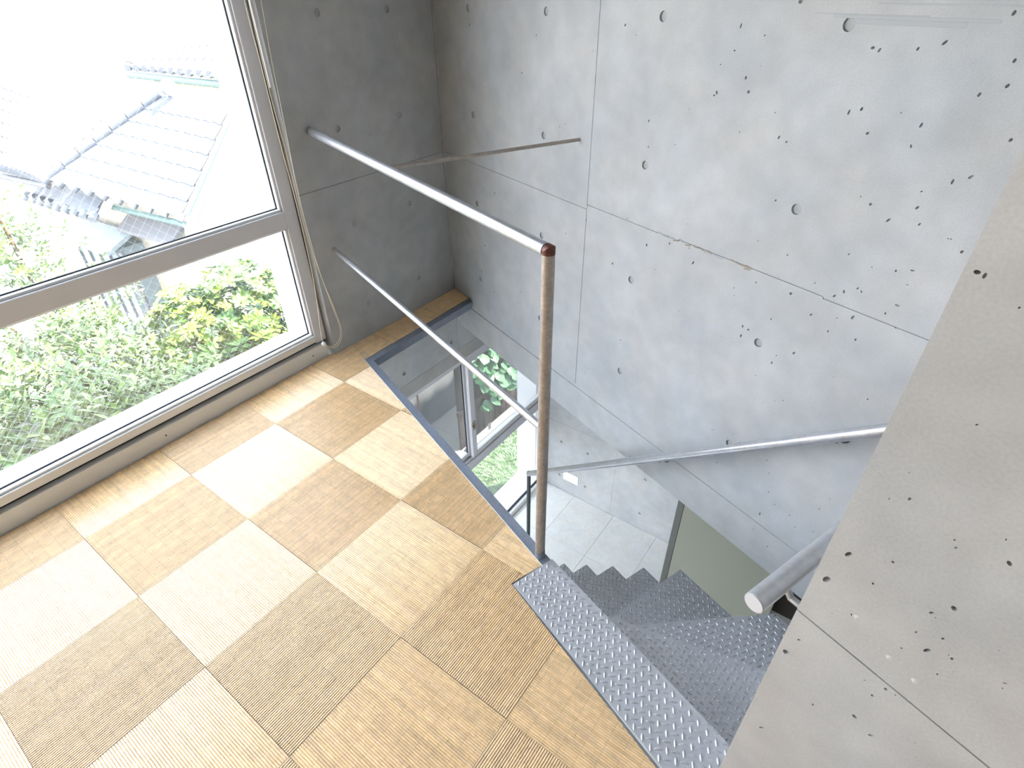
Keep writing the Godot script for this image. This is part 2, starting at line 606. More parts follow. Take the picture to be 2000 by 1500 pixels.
func floors() -> void:
	PN = Vector2(cos(ANG), sin(ANG))
	PS = Vector2(-sin(ANG), cos(ANG))
	C0 = Vector2(OX, OZ)
	var f := root("floor")
	struct(f, "checkered floor of golden bamboo-stick tiles laid in alternating directions", "floor")
	var pt := func(n: float, s: float) -> Vector2: return C0 + PN * n + PS * s
	var st := ST()
	var slab := PackedVector2Array([Vector2(-3.0, OZ), Vector2(1.5, OZ), pt.call(-0.80, 0.287), pt.call(-0.80, 2.07), pt.call(-0.945, 2.07), pt.call(-0.945, 2.844), pt.call(-0.942, 4.6), Vector2(-3.0, 4.6)])
	prism(st, slab, -0.25, -0.012)
	part("slab", st, M.concrete3, f)
	st = ST()
	prism(st, slab, -0.256, -0.2505)
	part("bounce_soffit", st, M.wall_white, f)  # unseen white layer added to bounce light into the lower room
	st = ST()
	prism(st, PackedVector2Array([Vector2(-3.0, 0.11), Vector2(1.345, 0.11), Vector2(1.345, OZ), Vector2(-3.0, OZ)]), -0.05, -0.012)
	part("sub_floor", st, M.concrete3, f)
	st = ST()
	prism(st, PackedVector2Array([Vector2(1.47, OZ), Vector2(2.35, OZ), Vector2(2.28, 0.37), Vector2(1.40, 0.37)]), -0.04, -0.012)
	part("strip_board", st, M.angle, f)
	var shared := {}
	for k in 2:
		shared[k] = tile_mesh(0, 0, k == 1, false)
	var g := RandomNumberGenerator.new()
	g.seed = 3
	for i in range(-8, 6):
		for j in range(0, 12):
			var along: bool = posmod(i + j, 2) == 1
			var inside := true
			for c in [[0, 0], [1, 0], [0, 1], [1, 1]]:
				var p := Vector2((i + c[0]) * T, (j + c[1]) * T)
				var n := PN.dot(p - C0)
				if p.y < 0.2 or p.y > 4.55 or n > -0.96:
					inside = false
			var mesh: ArrayMesh = shared[1 if along else 0] if inside else tile_mesh(i, j, along, true)
			var mm: Material = M["bamboo%d" % g.randi_range(0, 3)]
			if mesh:
				mi("tile", mesh, mm, f, Transform3D(Basis(), V(i * T, 0, j * T)))

func opening_trim() -> void:
	var o := root("floor_edge_angle", SF)
	tag(o, "blue-grey steel angle edging the stairwell opening in the bamboo floor", "steel edging")
	# along the slanting side
	box_part("side_flange", V(-0.829, -0.007, 0.40), V(-0.790, -0.001, 2.068), M.angle, o, 0.001)
	box_part("side_web", V(-0.796, -0.055, 0.46), V(-0.790, -0.0072, 2.068), M.angle, o, 0.001)
	box_part("edge_strip", V(-0.8305, -0.008, 0.46), V(-0.8285, 0.0012, 2.072), M.bead, o, 0.0004)
	# along the window side (world aligned)
	var inv := SF.affine_inverse()
	var st := ST()
	var a := PackedVector2Array()
	for p in [Vector2(1.412, 0.334), Vector2(2.276, 0.334), Vector2(2.262, 0.378), Vector2(1.397, 0.378)]:
		var q := inv * V(p.x, 0, p.y)
		a.append(Vector2(q.x, q.z))
	prism(st, a, -0.0075, -0.0012)
	part("window_side_flange", st, M.angle, o)
	st = ST()
	a = PackedVector2Array()
	for p in [Vector2(1.41, 0.371), Vector2(2.264, 0.371), Vector2(2.262, 0.377), Vector2(1.41, 0.377)]:
		var q := inv * V(p.x, 0, p.y)
		a.append(Vector2(q.x, q.z))
	prism(st, a, -0.048, -0.0077)
	part("window_side_web", st, M.angle, o)

# ------------------------------------------------------------------ stair
var lozenge: ArrayMesh
func make_lozenge() -> void:
	var st := SurfaceTool.new()
	st.begin(Mesh.PRIMITIVE_TRIANGLES)
	var l := 0.0125
	var w := 0.0038
	var h := 0.0028
	var secs := [[-l, 0.0, 0.0], [-l * 0.55, w * 0.75, h * 0.8], [0.0, w, h], [l * 0.55, w * 0.75, h * 0.8], [l, 0.0, 0.0]]
	for k in 4:
		var a: Array = secs[k]
		var b: Array = secs[k + 1]
		var A := [V(-a[1], 0, a[0]), V(-a[1] * 0.4, a[2], a[0]), V(a[1] * 0.4, a[2], a[0]), V(a[1], 0, a[0])]
		var B := [V(-b[1], 0, b[0]), V(-b[1] * 0.4, b[2], b[0]), V(b[1] * 0.4, b[2], b[0]), V(b[1], 0, b[0])]
		for e in 3:
			for t in [[A[e], B[e], B[e + 1]], [A[e], B[e + 1], A[e + 1]]]:
				if (t[1] - t[0]).cross(t[2] - t[0]).length() > 1e-12:
					tri_out(st, t[0], t[1], t[2], V(0, -0.003, (a[0] + b[0]) / 2.0))
	st.generate_normals()
	lozenge = st.commit()

func raised_pattern(poly: PackedVector2Array, y: float, turn: float, parent: Node) -> void:
	var shr := Geometry2D.offset_polygon(poly, -0.001)
	if shr.is_empty():
		return
	var q := shr[0]
	var p := 0.0213
	var c := Vector2()
	for v in q:
		c += v / q.size()
	var st := SurfaceTool.new()
	st.begin(Mesh.PRIMITIVE_TRIANGLES)
	for i in range(-60, 61):
		for j in range(-60, 61):
			var at := c + Vector2(i * p, j * p).rotated(turn)
			var dir := Vector2(0, 0.0085).rotated(turn + (PI / 2 if posmod(i + j, 2) == 0 else 0.0))
			if at.distance_to(c) < 0.75 and Geometry2D.is_point_in_polygon(at + dir, q) and Geometry2D.is_point_in_polygon(at - dir, q):
				var ang := -turn - (PI / 2 if posmod(i + j, 2) == 0 else 0.0)
				st.append_from(lozenge, 0, Transform3D(Basis(Vector3.UP, ang), V(at.x, y, at.y)))
	var o := mi("raised_pattern", st.commit(), M.plate_worn, parent)
	o.set_meta("kind", "stuff")

func tread(poly: PackedVector2Array, nose: Array, y: float, turn: float, parent: Node, riser := true) -> void:
	var st := ST()
	prism(st, poly, y - 0.005, y)
	var o := part("tread", st, M.plate, parent)
	raised_pattern(poly, y, turn, o)
	# folded nosing and the riser below it
	var a: Vector2 = nose[0]
	var b: Vector2 = nose[1]
	var c := Vector2()
	for v in poly:
		c += v / poly.size()
	var d := (b - a).normalized()
	var inw := Vector2(-d.y, d.x)
	if inw.dot(c - a) < 0:
		inw = -inw
	st = ST()
	prism(st, PackedVector2Array([a, b, b + inw * 0.005, a + inw * 0.005]), y - 0.04, y - 0.0052)
	part("nosing", st, M.plate, o)
	if riser:
		st = ST()
		var a2 := a + inw * 0.03 + d * 0.01
		var b2 := b + inw * 0.03 - d * 0.01
		prism(st, PackedVector2Array([a2, b2, b2 + inw * 0.004, a2 + inw * 0.004]), y - RISE, y - 0.0052)
		part("riser", st, M.plate, parent)

func stair() -> void:
	make_lozenge()
	var o := root("staircase", SF)
	tag(o, "grey checker-plate steel staircase winding down below the bamboo floor", "staircase")
	var p := Vector2(-0.782, 2.09)
	# top plate level with the floor, then three winders round the corner of the opening
	tread(PackedVector2Array([Vector2(-0.955, 2.072), Vector2(-0.785, 2.066), Vector2(-0.758, 2.843), Vector2(-0.939, 2.843)]), [Vector2(-0.785, 2.075), Vector2(-0.758, 2.84)], 0.0, PI / 4 + 0.0, o)
	tread(PackedVector2Array([Vector2(-0.80, 2.085), Vector2(-0.758, 2.11), Vector2(-0.272, 2.843), Vector2(-0.80, 2.843)]), [Vector2(-0.758, 2.11), Vector2(-0.272, 2.842)], -RISE, PI / 4 + 0.6, o)
	tread(PackedVector2Array([Vector2(-0.79, 2.10), Vector2(-0.775, 2.09), Vector2(-0.005, 2.53), Vector2(-0.005, 2.843), Vector2(-0.30, 2.843)]), [Vector2(-0.775, 2.09), Vector2(-0.005, 2.53)], -2 * RISE, PI / 4 + 1.05, o)
	tread(PackedVector2Array([Vector2(-0.782, 2.085), Vector2(-0.005, 2.085), Vector2(-0.005, 2.565), Vector2(-0.782, 2.115)]), [Vector2(-0.782, 2.085), Vector2(-0.005, 2.085)], -3 * RISE, PI / 4, o)
	for k in range(4, 13):
		var s := 2.085 - 0.206 * (k - 3)
		tread(PackedVector2Array([Vector2(-0.782, s), Vector2(-0.005, s), Vector2(-0.005, s + 0.236), Vector2(-0.782, s + 0.236)]), [Vector2(-0.782, s), Vector2(-0.005, s)], -k * RISE, PI / 4, o)
	# inner stringer, hidden under the floor edge
	var st := ST()
	for k in range(3, 13):
		var s := 2.085 - 0.206 * (k - 3)
		cbox(st, V(-0.79, -k * RISE - 0.2, s), V(-0.783, -k * RISE, s + 0.236), 0.001)
	part("stringer", st, M.angle, o)

func railings() -> void:
	var o := root("balustrade", SF)
	tag(o, "worn silver pipe balustrade with post and mid rail along the stairwell", "railing")
	mi("handrail", tube([V(-0.818, 1.108, 0.286), V(-0.811, 1.122, 2.022)], 0.017, 24), M.pipe, o)
	mi("corner_elbow", tube([V(-0.811, 1.122, 2.0255), V(-0.811, 1.122, 2.03), V(-0.811, 1.1145, 2.03)], 0.01708, 24), M.rust, o)
	mi("post", tube([V(-0.811, 1.118, 2.03), V(-0.811, -0.001, 2.03)], 0.0168, 24), M.pipe_worn, o)
	mi("post_base", tube([V(-0.811, 0.03, 2.03), V(-0.811, -0.001, 2.03)], 0.0178, 24), M.angle, o)
	mi("mid_rail", tube([V(-0.819, 0.557, 0.286), V(-0.811, 0.578, 2.02)], 0.0118, 20), M.pipe, o)
	mi("brace_rod", tube([V(-0.814, 1.113, 1.095), V(0.001, 1.116, 1.173)], 0.007, 12), M.pipe_worn, o)
	var r := root("stair_handrail", SF)
	tag(r, "silver pipe handrail on wall brackets following the stair down", "handrail")
	mi("upper_rail", tube([V(-0.955, 0.80, 2.79), V(-0.06, 0.785, 2.79)], 0.018, 24), M.pipe, r)
	mi("end_cap", disc(0.0168, 0.002, 24), M.alu, r, Transform3D(Basis(Vector3.BACK, PI / 2), V(-0.956, 0.80, 2.79)))
	mi("sloping_rail", tube([V(-0.06, 0.785, 2.80), V(-0.06, 0.60, 2.60), V(-0.06, -0.92, 0.928)], 0.018, 24), M.pipe, r)
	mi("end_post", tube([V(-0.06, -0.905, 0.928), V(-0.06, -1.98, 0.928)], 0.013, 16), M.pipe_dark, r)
	for b in [[-0.868, 0.798, -0.868, 0.772], [-0.35, 0.79, -0.35, 0.765]]:
		mi("bracket", tube([V(b[0], b[1] - 0.012, 2.79), V(b[2], b[3] - 0.008, 2.81), V(b[2], b[3] - 0.008, 2.846)], 0.0062, 12), M.pipe, r)
	for s in [1.876, 2.5]:
		var y: float = 0.60 - (2.60 - s) * 0.909
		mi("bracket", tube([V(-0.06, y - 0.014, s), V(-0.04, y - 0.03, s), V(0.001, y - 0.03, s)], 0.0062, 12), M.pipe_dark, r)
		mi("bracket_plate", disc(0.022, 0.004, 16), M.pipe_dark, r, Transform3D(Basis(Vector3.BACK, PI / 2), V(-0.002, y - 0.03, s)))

# ------------------------------------------------------------------ windows
func pane(parent: Node, lo: Vector2, hi: Vector2, z: float, called := "pane") -> MeshInstance3D:
	return box_part(called, V(lo.x, lo.y, z - 0.003), V(hi.x, hi.y, z + 0.003), M.glass, parent, 0.0005)

func wires(parent: Node, lo: Vector2, hi: Vector2, z: float, gap: float) -> void:
	var st := ST()
	var w := hi.x - lo.x
	var h := hi.y - lo.y
	for dirn in [1.0, -1.0]:
		var k := -h
		while k < w:
			var a := k
			var b := k + h
			var t0: float = max(0.0, -a / h)
			var t1: float = min(1.0, (w - a) / h)
			if t1 > t0:
				var p0 := Vector2(lo.x + a + h * t0, lo.y + h * t0)
				var p1 := Vector2(lo.x + a + h * t1, lo.y + h * t1)
				if dirn < 0:
					p0.y = hi.y - (p0.y - lo.y)
					p1.y = hi.y - (p1.y - lo.y)
				var d := (p1 - p0).normalized()
				var q := Vector2(-d.y, d.x) * 0.00028
				var A := V(p0.x + q.x, p0.y + q.y, z)
				var B := V(p1.x + q.x, p1.y + q.y, z)
				var C := V(p1.x - q.x, p1.y - q.y, z)
				var D := V(p0.x - q.x, p0.y - q.y, z)
				var E := V(p0.x, p0.y, z + 0.0005)
				var G := V(p1.x, p1.y, z + 0.0005)
				var ins := (A + C + E) / 3.0
				quad_out(st, A, B, G, E, V(ins.x, ins.y, z))
				quad_out(st, D, C, G, E, V(ins.x, ins.y, z))
				quad_out(st, A, B, C, D, V(ins.x, ins.y, z + 0.001))
			k += gap
	var o := part("wire_mesh", st, M.wire, parent)
	o.set_meta("kind", "stuff")

func window_upper() -> void:
	var w := root("window_1")
	struct(w, "large wired-glass window with grey aluminium frame above the bamboo floor", "window")
	var z0 := 0.05
	var z1 := 0.12
	box_part("jamb", V(1.287, 0.09, z0), V(1.352, 2.45, z1), M.alu, w)
	box_part("jamb", V(-2.99, 0.09, z0), V(-2.93, 2.45, z1), M.alu, w)
	box_part("mullion", V(-0.83, 0.135, z0), V(-0.77, 2.40, z1), M.alu, w)
	box_part("transom", V(-2.93, 0.716, z0), V(1.287, 0.793, z1 + 0.002), M.alu, w)
	box_part("bottom_rail", V(-2.93, 0.097, z0), V(1.287, 0.134, z1), M.alu_light, w)
	box_part("head_rail", V(-2.93, 2.39, z0), V(1.287, 2.45, z1), M.alu, w)
	box_part("base_board", V(-3.0, -0.004, 0.098), V(1.333, 0.080, 0.135), M.alu_light, w, 0.0015)
	box_part("shadow_gap", V(-3.0, 0.02, 0.06), V(1.333, 0.0965, 0.095), M.gasket, w)  # dark colour paints the shade of the slot above the base board
	for x in [1.24, 0.455, -0.33, -1.1, -1.9]:
		mi("screw", disc(0.0035, 0.002, 10), M.screw, w, Transform3D(Basis(Vector3.RIGHT, PI / 2), V(x, 0.042, 0.1352)))
	for r in [[Vector2(-2.93, 0.134), Vector2(-0.83, 0.716)], [Vector2(-0.77, 0.134), Vector2(1.287, 0.716)], [Vector2(-2.93, 0.793), Vector2(-0.83, 2.39)], [Vector2(-0.77, 0.793), Vector2(1.287, 2.39)]]:
		var lo: Vector2 = r[0]
		var hi: Vector2 = r[1]
		for e in [[lo, Vector2(hi.x, lo.y), 0], [Vector2(lo.x, hi.y), hi, 1], [lo, Vector2(lo.x, hi.y), 2], [Vector2(hi.x, lo.y), hi, 3]]:
			var a: Vector2 = e[0]
			var b: Vector2 = e[1]
			var off: Vector2 = [Vector2(0, 1), Vector2(0, -1), Vector2(1, 0), Vector2(-1, 0)][e[2]]
			var p0: Vector2 = a + Vector2(min(off.x, 0.0), min(off.y, 0.0)) * 0.010
			var p1: Vector2 = b + Vector2(max(off.x, 0.0), max(off.y, 0.0)) * 0.010
			box_part("glazing_bead", V(p0.x, p0.y, 0.088), V(p1.x, p1.y, 0.108), M.bead, w, 0.001)
			p0 = a + Vector2(min(off.x, 0.0), min(off.y, 0.0)) * 0.014
			p1 = b + Vector2(max(off.x, 0.0), max(off.y, 0.0)) * 0.014
			box_part("gasket", V(p0.x, p0.y, 0.080), V(p1.x, p1.y, 0.0875), M.gasket, w, 0.001)
		var pn := pane(w, lo, hi, 0.076)
		wires(pn, lo, hi, 0.0765, 0.042)
	box_part("outer_reveal", V(1.300, 0.045, -0.15), V(1.36, 2.45, 0.05), M.white, w)
	box_part("outer_sill", V(-3.0, 0.02, -0.17), V(1.30, 0.060, 0.05), M.white, w)

func window_lower() -> void:
	var w := root("window_2")
	struct(w, "grey aluminium sliding window on the lower floor, seen down the stairwell", "window")
	var z0 := 0.06
	var z1 := 0.155
	var L := -0.6
	var R := 3.56
	box_part("transom", V(L, -1.70, z0), V(R, -1.61, z1), M.alu, w)
	box_part("track", V(L, -1.61, 0.085), V(R, -1.594, 0.10), M.alu, w, 0.001)
	box_part("track", V(L, -1.61, 0.125), V(R, -1.594, 0.14), M.alu, w, 0.001)
	box_part("head_rail", V(L, -0.62, z0), V(R, -0.585, z1 - 0.004), M.alu, w)
	box_part("jamb", V(R - 0.05, LOW + 0.0, z0), V(R, -0.62, z1), M.alu, w)
	box_part("jamb", V(L, LOW + 0.0, z0), V(L + 0.05, -0.62, z1), M.alu, w)
	box_part("bottom_rail", V(L, LOW + 0.0, z0), V(R - 0.05, LOW + 0.065, z1), M.alu_light, w)
	box_part("floor_track", V(L, LOW + 0.065, 0.105), V(R - 0.05, LOW + 0.075, 0.125), M.gasket, w, 0.001)
	# sliding sashes in the upper part
	var sash := func(x0: float, x1: float, zc: float) -> void:
		var s := Node3D.new()
		s.name = "sash"
		w.add_child(s, true)
		box_part("stile", V(x0, -1.594, zc - 0.014), V(x0 + 0.055, -0.62, zc + 0.014), M.alu, s)
		box_part("stile", V(x1 - 0.055, -1.594, zc - 0.014), V(x1, -0.62, zc + 0.014), M.alu, s)
		box_part("rail", V(x0 + 0.055, -1.594, zc - 0.013), V(x1 - 0.055, -1.55, zc + 0.013), M.alu_light, s)
		box_part("rail", V(x0 + 0.055, -0.66, zc - 0.013), V(x1 - 0.055, -0.62, zc + 0.013), M.alu, s)
		box_part("gasket", V(x0 + 0.055, -1.55, zc - 0.006), V(x0 + 0.061, -0.66, zc + 0.008), M.gasket, s, 0.001)
		box_part("gasket", V(x1 - 0.061, -1.55, zc - 0.006), V(x1 - 0.055, -0.66, zc + 0.008), M.gasket, s, 0.001)
		pane(s, Vector2(x0 + 0.05, -1.56), Vector2(x1 - 0.05, -0.65), zc)
	sash.call(2.435, R - 0.05, 0.135)
	sash.call(1.35, 2.475, 0.095)
	# dark fly screens outside the sliding sashes
	for r in [[1.34, 2.79], [2.82, 3.50]]:
		box_part("fly_screen", V(r[0], -1.98, -0.1655), V(r[1], -0.60, -0.1645), M.screen, w, 0.0002)
	box_part("fly_screen_rail", V(1.31, -2.0, -0.168), V(3.50, -1.98, -0.158), M.alu, w)
	for x in [1.31, 2.79]:
		box_part("fly_screen_frame", V(x, -1.98, -0.168), V(x + 0.03, -0.59, -0.158), M.alu, w)
	# fixed lights below
	for r in [[L + 0.05, 1.4], [1.46, R - 0.05]]:
		pane(w, Vector2(r[0], LOW + 0.065), Vector2(r[1], -1.70), 0.10)
	box_part("mullion", V(1.40, LOW + 0.065, z0), V(1.46, -1.70, z1), M.alu, w)
	# crescent latch on the meeting stile
	mi("latch", tube([V(2.462, -1.30, 0.150), V(2.458, -1.27, 0.165), V(2.452, -1.235, 0.172), V(2.447, -1.20, 0.165)], 0.008, 10), M.brass, w)
	mi("latch_base", disc(0.02, 0.012, 16), M.brass, w, Transform3D(Basis(Vector3.RIGHT, PI / 2), V(2.455, -1.25, 0.154)))
	box_part("sticker", V(2.655, -1.45, 0.1385), V(2.69, -1.385, 0.1392), M.plastic, w, 0.0003)
	box_part("outer_reveal", V(3.50, LOW - 0.1, -0.17), V(3.56, -0.585, 0.06), M.white, w)
	box_part("outer_sill", V(L, LOW - 0.12, -0.17), V(3.50, LOW + 0.01, 0.06), M.white, w)

func blind() -> void:
	var o := root("roller_blind", Transform3D(Basis(), V(0, 0, 0)))
	tag(o, "cream blind cords and thin wand hanging down the window jamb", "blind")
	box_part("headrail", V(-0.75, 2.36, 0.165), V(1.42, 2.42, 0.225), M.blind, o)
	mi("fabric_roll", tube([V(-0.73, 2.31, 0.195), V(1.40, 2.31, 0.195)], 0.035, 20), M.blind, o)
	var cords := [[V(1.42, 2.36, 0.19), V(1.368, 1.591, 0.190), V(1.356, 1.413, 0.190), V(1.348, 1.180, 0.190), V(1.337, 0.887, 0.190), V(1.340, 0.721, 0.190), V(1.358, 0.474, 0.190), V(1.398, 0.244, 0.188), V(1.409, 0.138, 0.187), V(1.388, 0.075, 0.187), V(1.335, 0.060, 0.187), V(1.286, 0.104, 0.190)],
		[V(1.32, 2.36, 0.193), V(1.312, 1.592, 0.193), V(1.312, 1.273, 0.193), V(1.322, 1.071, 0.193), V(1.325, 0.858, 0.193), V(1.327, 0.714, 0.193), V(1.351, 0.503, 0.192), V(1.386, 0.262, 0.192), V(1.401, 0.157, 0.190), V(1.382, 0.091, 0.190), V(1.332, 0.073, 0.190), V(1.282, 0.112, 0.190)],
		[V(1.30, 2.36, 0.187), V(1.300, 1.593, 0.187), V(1.305, 1.392, 0.187), V(1.309, 1.093, 0.187), V(1.317, 0.836, 0.187), V(1.317, 0.611, 0.187), V(1.309, 0.404, 0.187), V(1.281, 0.172, 0.190), V(1.280, 0.129, 0.190)]]
	for c in cords:
		mi("cord", tube(smooth(c), 0.0014, 6), M.cord, o)
	var sm := SphereMesh.new()
	sm.radius = 0.0105
	sm.height = 0.026
	sm.radial_segments = 16
	sm.rings = 8
	mi("cord_bead", sm, M.plastic, o, Transform3D(Basis(Vector3.BACK, 0.3), V(1.282, 0.112, 0.190)))
	mi("wand", tube([V(1.335, 2.36, 0.175), V(1.328, 1.592, 0.178), V(1.330, 1.300, 0.178)], 0.004, 10), M.plastic, o)

func smooth(p: Array) -> Array:
	var c := Curve3D.new()
	for k in p.size():
		var t: Vector3 = (p[min(k + 1, p.size() - 1)] - p[max(k - 1, 0)]) / 6.0
		c.add_point(p[k], -t, t)
	c.bake_interval = 0.03
	return Array(c.get_baked_points())

# ------------------------------------------------------------------ rest of the rooms
func shell() -> void:
	var st := ST()
	cbox(st, V(-3.2, 2.7, -0.3), V(4.0, 2.9, 4.8))
	struct(part("ceiling", st, M.concrete3, self), "flat concrete ceiling of the upper room, out of sight above", "ceiling")
	var fl := root("wall_far_left")
	struct(fl, "plain concrete side wall of the upper room, at the far end of the big window", "wall")
	box_part("wall_body", V(-3.2, -0.3, -0.15), V(-3.0, 2.7, 4.8), M.concrete2, fl)
	st = ST()
	cbox(st, V(-3.2, -0.3, 4.6), V(4.0, 2.7, 4.8))
	struct(part("wall_back", st, M.concrete2, self), "plain concrete back wall of the upper room", "wall")

func lower_room() -> void:
	# ceiling beyond the beam of the right wall
	var c := root("ceiling_lower")
	struct(c, "concrete ceiling of the lower floor beyond the stair wall beam", "ceiling")
	var st := ST()
	var a := nso(0.1, 0, 0.0)
	var b := nso(0.1, 0, 4.7)
	prism(st, PackedVector2Array([Vector2(a.x, a.z), Vector2(3.74, a.z), Vector2(3.74, 4.6), Vector2(b.x, 4.6)]), -0.258, -0.05)
	part("slab", st, M.concrete3, c)
	var f := root("floor_lower")
	struct(f, "bright white large-tile floor of the lower storey seen down the stairwell", "floor")
	box_part("screed", V(-1.0, LOW - 0.15, 0.155), V(3.74, LOW - 0.012, 4.6), M.concrete3, f)
	for i in 8:
		for j in 10:
			var x1 := 3.56 - i * 0.6
			var x0: float = max(x1 - 0.6, -0.99)
			var z0: float = max(0.16, 0.53 + (j - 1) * 0.465)
			var z1: float = min(0.53 + j * 0.465, 4.59)
			if z1 - z0 > 0.02 and x1 - x0 > 0.02:
				box_part("floor_tile", V(x0 + 0.001, LOW - 0.012, z0 + 0.001), V(x1 - 0.001, LOW, z1 - 0.001), M.floor_tile, f, 0.001)
	var w := root("wall_lower_right")
	struct(w, "pale concrete wall of the lower storey with small tie holes", "wall")
	var bb := concrete("concrete", V(3.56, LOW, 0.06), V(3.74, -0.26, 4.6), M.concrete0, w)
	for z in [0.336, 0.642, 1.252]:
		for y in [-2.13, -2.59, -1.67]:
			csg_hole(bb, V(3.56, y, z), V(-1, 0, 0), 0.0155, 0.012)
			plug(w, V(3.56, y, z), V(-1, 0, 0), 0.008)
	csg_box(bb, V(3.55, -1.899, 0.0), V(3.5625, -1.896, 4.7))
	csg_box(bb, V(3.55, LOW, 0.942), V(3.5625, -1.85, 0.945))
	rng.seed = 31
	for k in 50:
		csg_pit(bb, V(3.56, rng.randf_range(-2.78, -1.8), rng.randf_range(0.3, 1.55)), Basis(), V(0.004, rng.randf_range(0.001, 0.003), rng.randf_range(0.001, 0.003)))
	var ll := root("wall_lower_left")
	struct(ll, "white side wall of the lower storey under the bamboo floor", "wall")
	box_part("wall_body", V(-1.15, LOW, 0.16), V(-1.0, -0.25, 0.3), M.wall_white, ll)
	box_part("wall_body", V(-1.15, LOW, 4.4), V(-1.0, -0.25, 4.6), M.wall_white, ll)
	box_part("wall_body", V(-1.15, -0.36, 0.3), V(-1.0, -0.25, 4.4), M.wall_white, ll)
	var w3 := root("window_3")  # out of view, added to bring more daylight onto the lower floor
	struct(w3, "large unseen side window added to brighten the lower storey under the bamboo floor", "window")
	for z in [0.3, 2.32, 4.34]:
		box_part("jamb", V(-1.12, LOW, z), V(-1.04, -0.36, z + 0.06), M.alu, w3)
	for y in [LOW, -0.42]:
		box_part("rail", V(-1.12, y, 0.36), V(-1.04, y + 0.06, 4.34), M.alu, w3)
	for z in [0.36, 2.38]:
		box_part("pane", V(-1.083, LOW + 0.06, z), V(-1.077, -0.42, z + 1.96), M.glass, w3, 0.0005)
	struct(box_part("wall_lower_back", V(-1.15, LOW, 4.6), V(3.74, -0.25, 4.75), M.wall_white, self), "white back wall of the lower storey", "wall")
	# partition on the lower floor, and a dark sheet coloured as the unlit doorway beside it
	var p := root("door_1")
	struct(p, "plain olive-grey sliding door panel with dark edge on the lower floor", "door")
	box_part("panel", V(3.08, LOW + 0.005, 1.752), V(3.115, -0.27, 2.545), M.panel, p)
	box_part("edge_profile", V(3.075, LOW + 0.005, 1.70), V(3.12, -0.27, 1.751), M.panel_edge, p)
	box_part("edge_profile", V(3.070, LOW + 0.005, 2.546), V(3.12, -0.27, 2.58), M.panel, p)
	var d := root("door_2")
	struct(d, "dark brown sheet standing in for the unlit doorway behind the olive panel", "door")
	box_part("panel", V(3.40, LOW + 0.005, 2.3), V(3.44, -0.27, 4.0), M.doorway_shade, d)  # darkness of the unlit space put into the sheet colour
	# outlet plate low on the concrete wall
	var s := root("wall_outlet")
	tag(s, "white double socket plate low on the lower concrete wall", "socket")
	box_part("plate", V(3.552, -2.62, 0.382), V(3.5605, -2.505, 0.560), M.plastic, s, 0.002)
	for z in [0.44, 0.50]:
		for e in [-0.008, 0.008]:
			box_part("slot", V(3.551, -2.575 + e, z), V(3.553, -2.571 + e, z + 0.009), M.socket, s, 0.0003)

# ------------------------------------------------------------------ outdoors
func leaf(st: SurfaceTool, base: Vector3, dir: Vector3, up: Vector3, l: float, w: float, droop: float) -> void:
	var side := dir.cross(up).normalized()
	var sec := [[0.0, 0.08], [0.3, 0.8], [0.62, 1.0], [0.86, 0.55], [1.0, 0.0]]
	var pts := []
	for s in sec:
		var t: float = s[0]
		var c := base + dir * l * t - up * droop * t * t
		var hw: float = w * 0.5 * s[1]
		pts.append([c - side * hw + up * hw * 0.25, c, c + side * hw + up * hw * 0.25])
	for k in 4:
		for e in 2:
			var q := [pts[k][e], pts[k + 1][e], pts[k + 1][e + 1], pts[k][e + 1]]
			st.add_vertex(q[0]); st.add_vertex(q[1]); st.add_vertex(q[2])
			if k < 4:
				st.add_vertex(q[0]); st.add_vertex(q[2]); st.add_vertex(q[3])

func rosette(sd: int, count: int, l: float, w: float, lift: float) -> ArrayMesh:
	var g := RandomNumberGenerator.new()
	g.seed = sd
	var st := SurfaceTool.new()
	st.begin(Mesh.PRIMITIVE_TRIANGLES)
	st.set_smooth_group(-1)
	for k in count:
		var a := TAU * k / count + g.randf_range(-0.25, 0.25)
		var e := lift + g.randf_range(-0.25, 0.25)
		var d := V(cos(a) * cos(e), sin(e), sin(a) * cos(e))
		var up := (Vector3.UP - d * d.y).normalized()
		leaf(st, d * 0.008, d, up, l * g.randf_range(0.75, 1.1), w * g.randf_range(0.85, 1.1), l * g.randf_range(0.05, 0.3))
	st.generate_normals()
	return st.commit()

func sprig(sd: int, l: float, w: float) -> ArrayMesh:
	var g := RandomNumberGenerator.new()
	g.seed = sd
	var st := SurfaceTool.new()
	st.begin(Mesh.PRIMITIVE_TRIANGLES)
	st.set_smooth_group(-1)
	for k in 9:
		var h := k * 0.016
		var a := k * 2.4 + g.randf_range(-0.3, 0.3)
		var e := 0.25 + k * 0.09 + g.randf_range(-0.2, 0.2)
		var d := V(cos(a) * cos(e), sin(e), sin(a) * cos(e))
		leaf(st, V(0, h, 0), d, (Vector3.UP - d * d.y).normalized(), l * g.randf_range(0.7, 1.1), w, l * g.randf_range(0.05, 0.35))
	var stem := [V(0, -0.05, 0), V(0.0015, -0.05, 0.001), V(0, 0.14, 0)]
	st.add_vertex(stem[0]); st.add_vertex(stem[1]); st.add_vertex(stem[2])
	st.generate_normals()
	return st.commit()

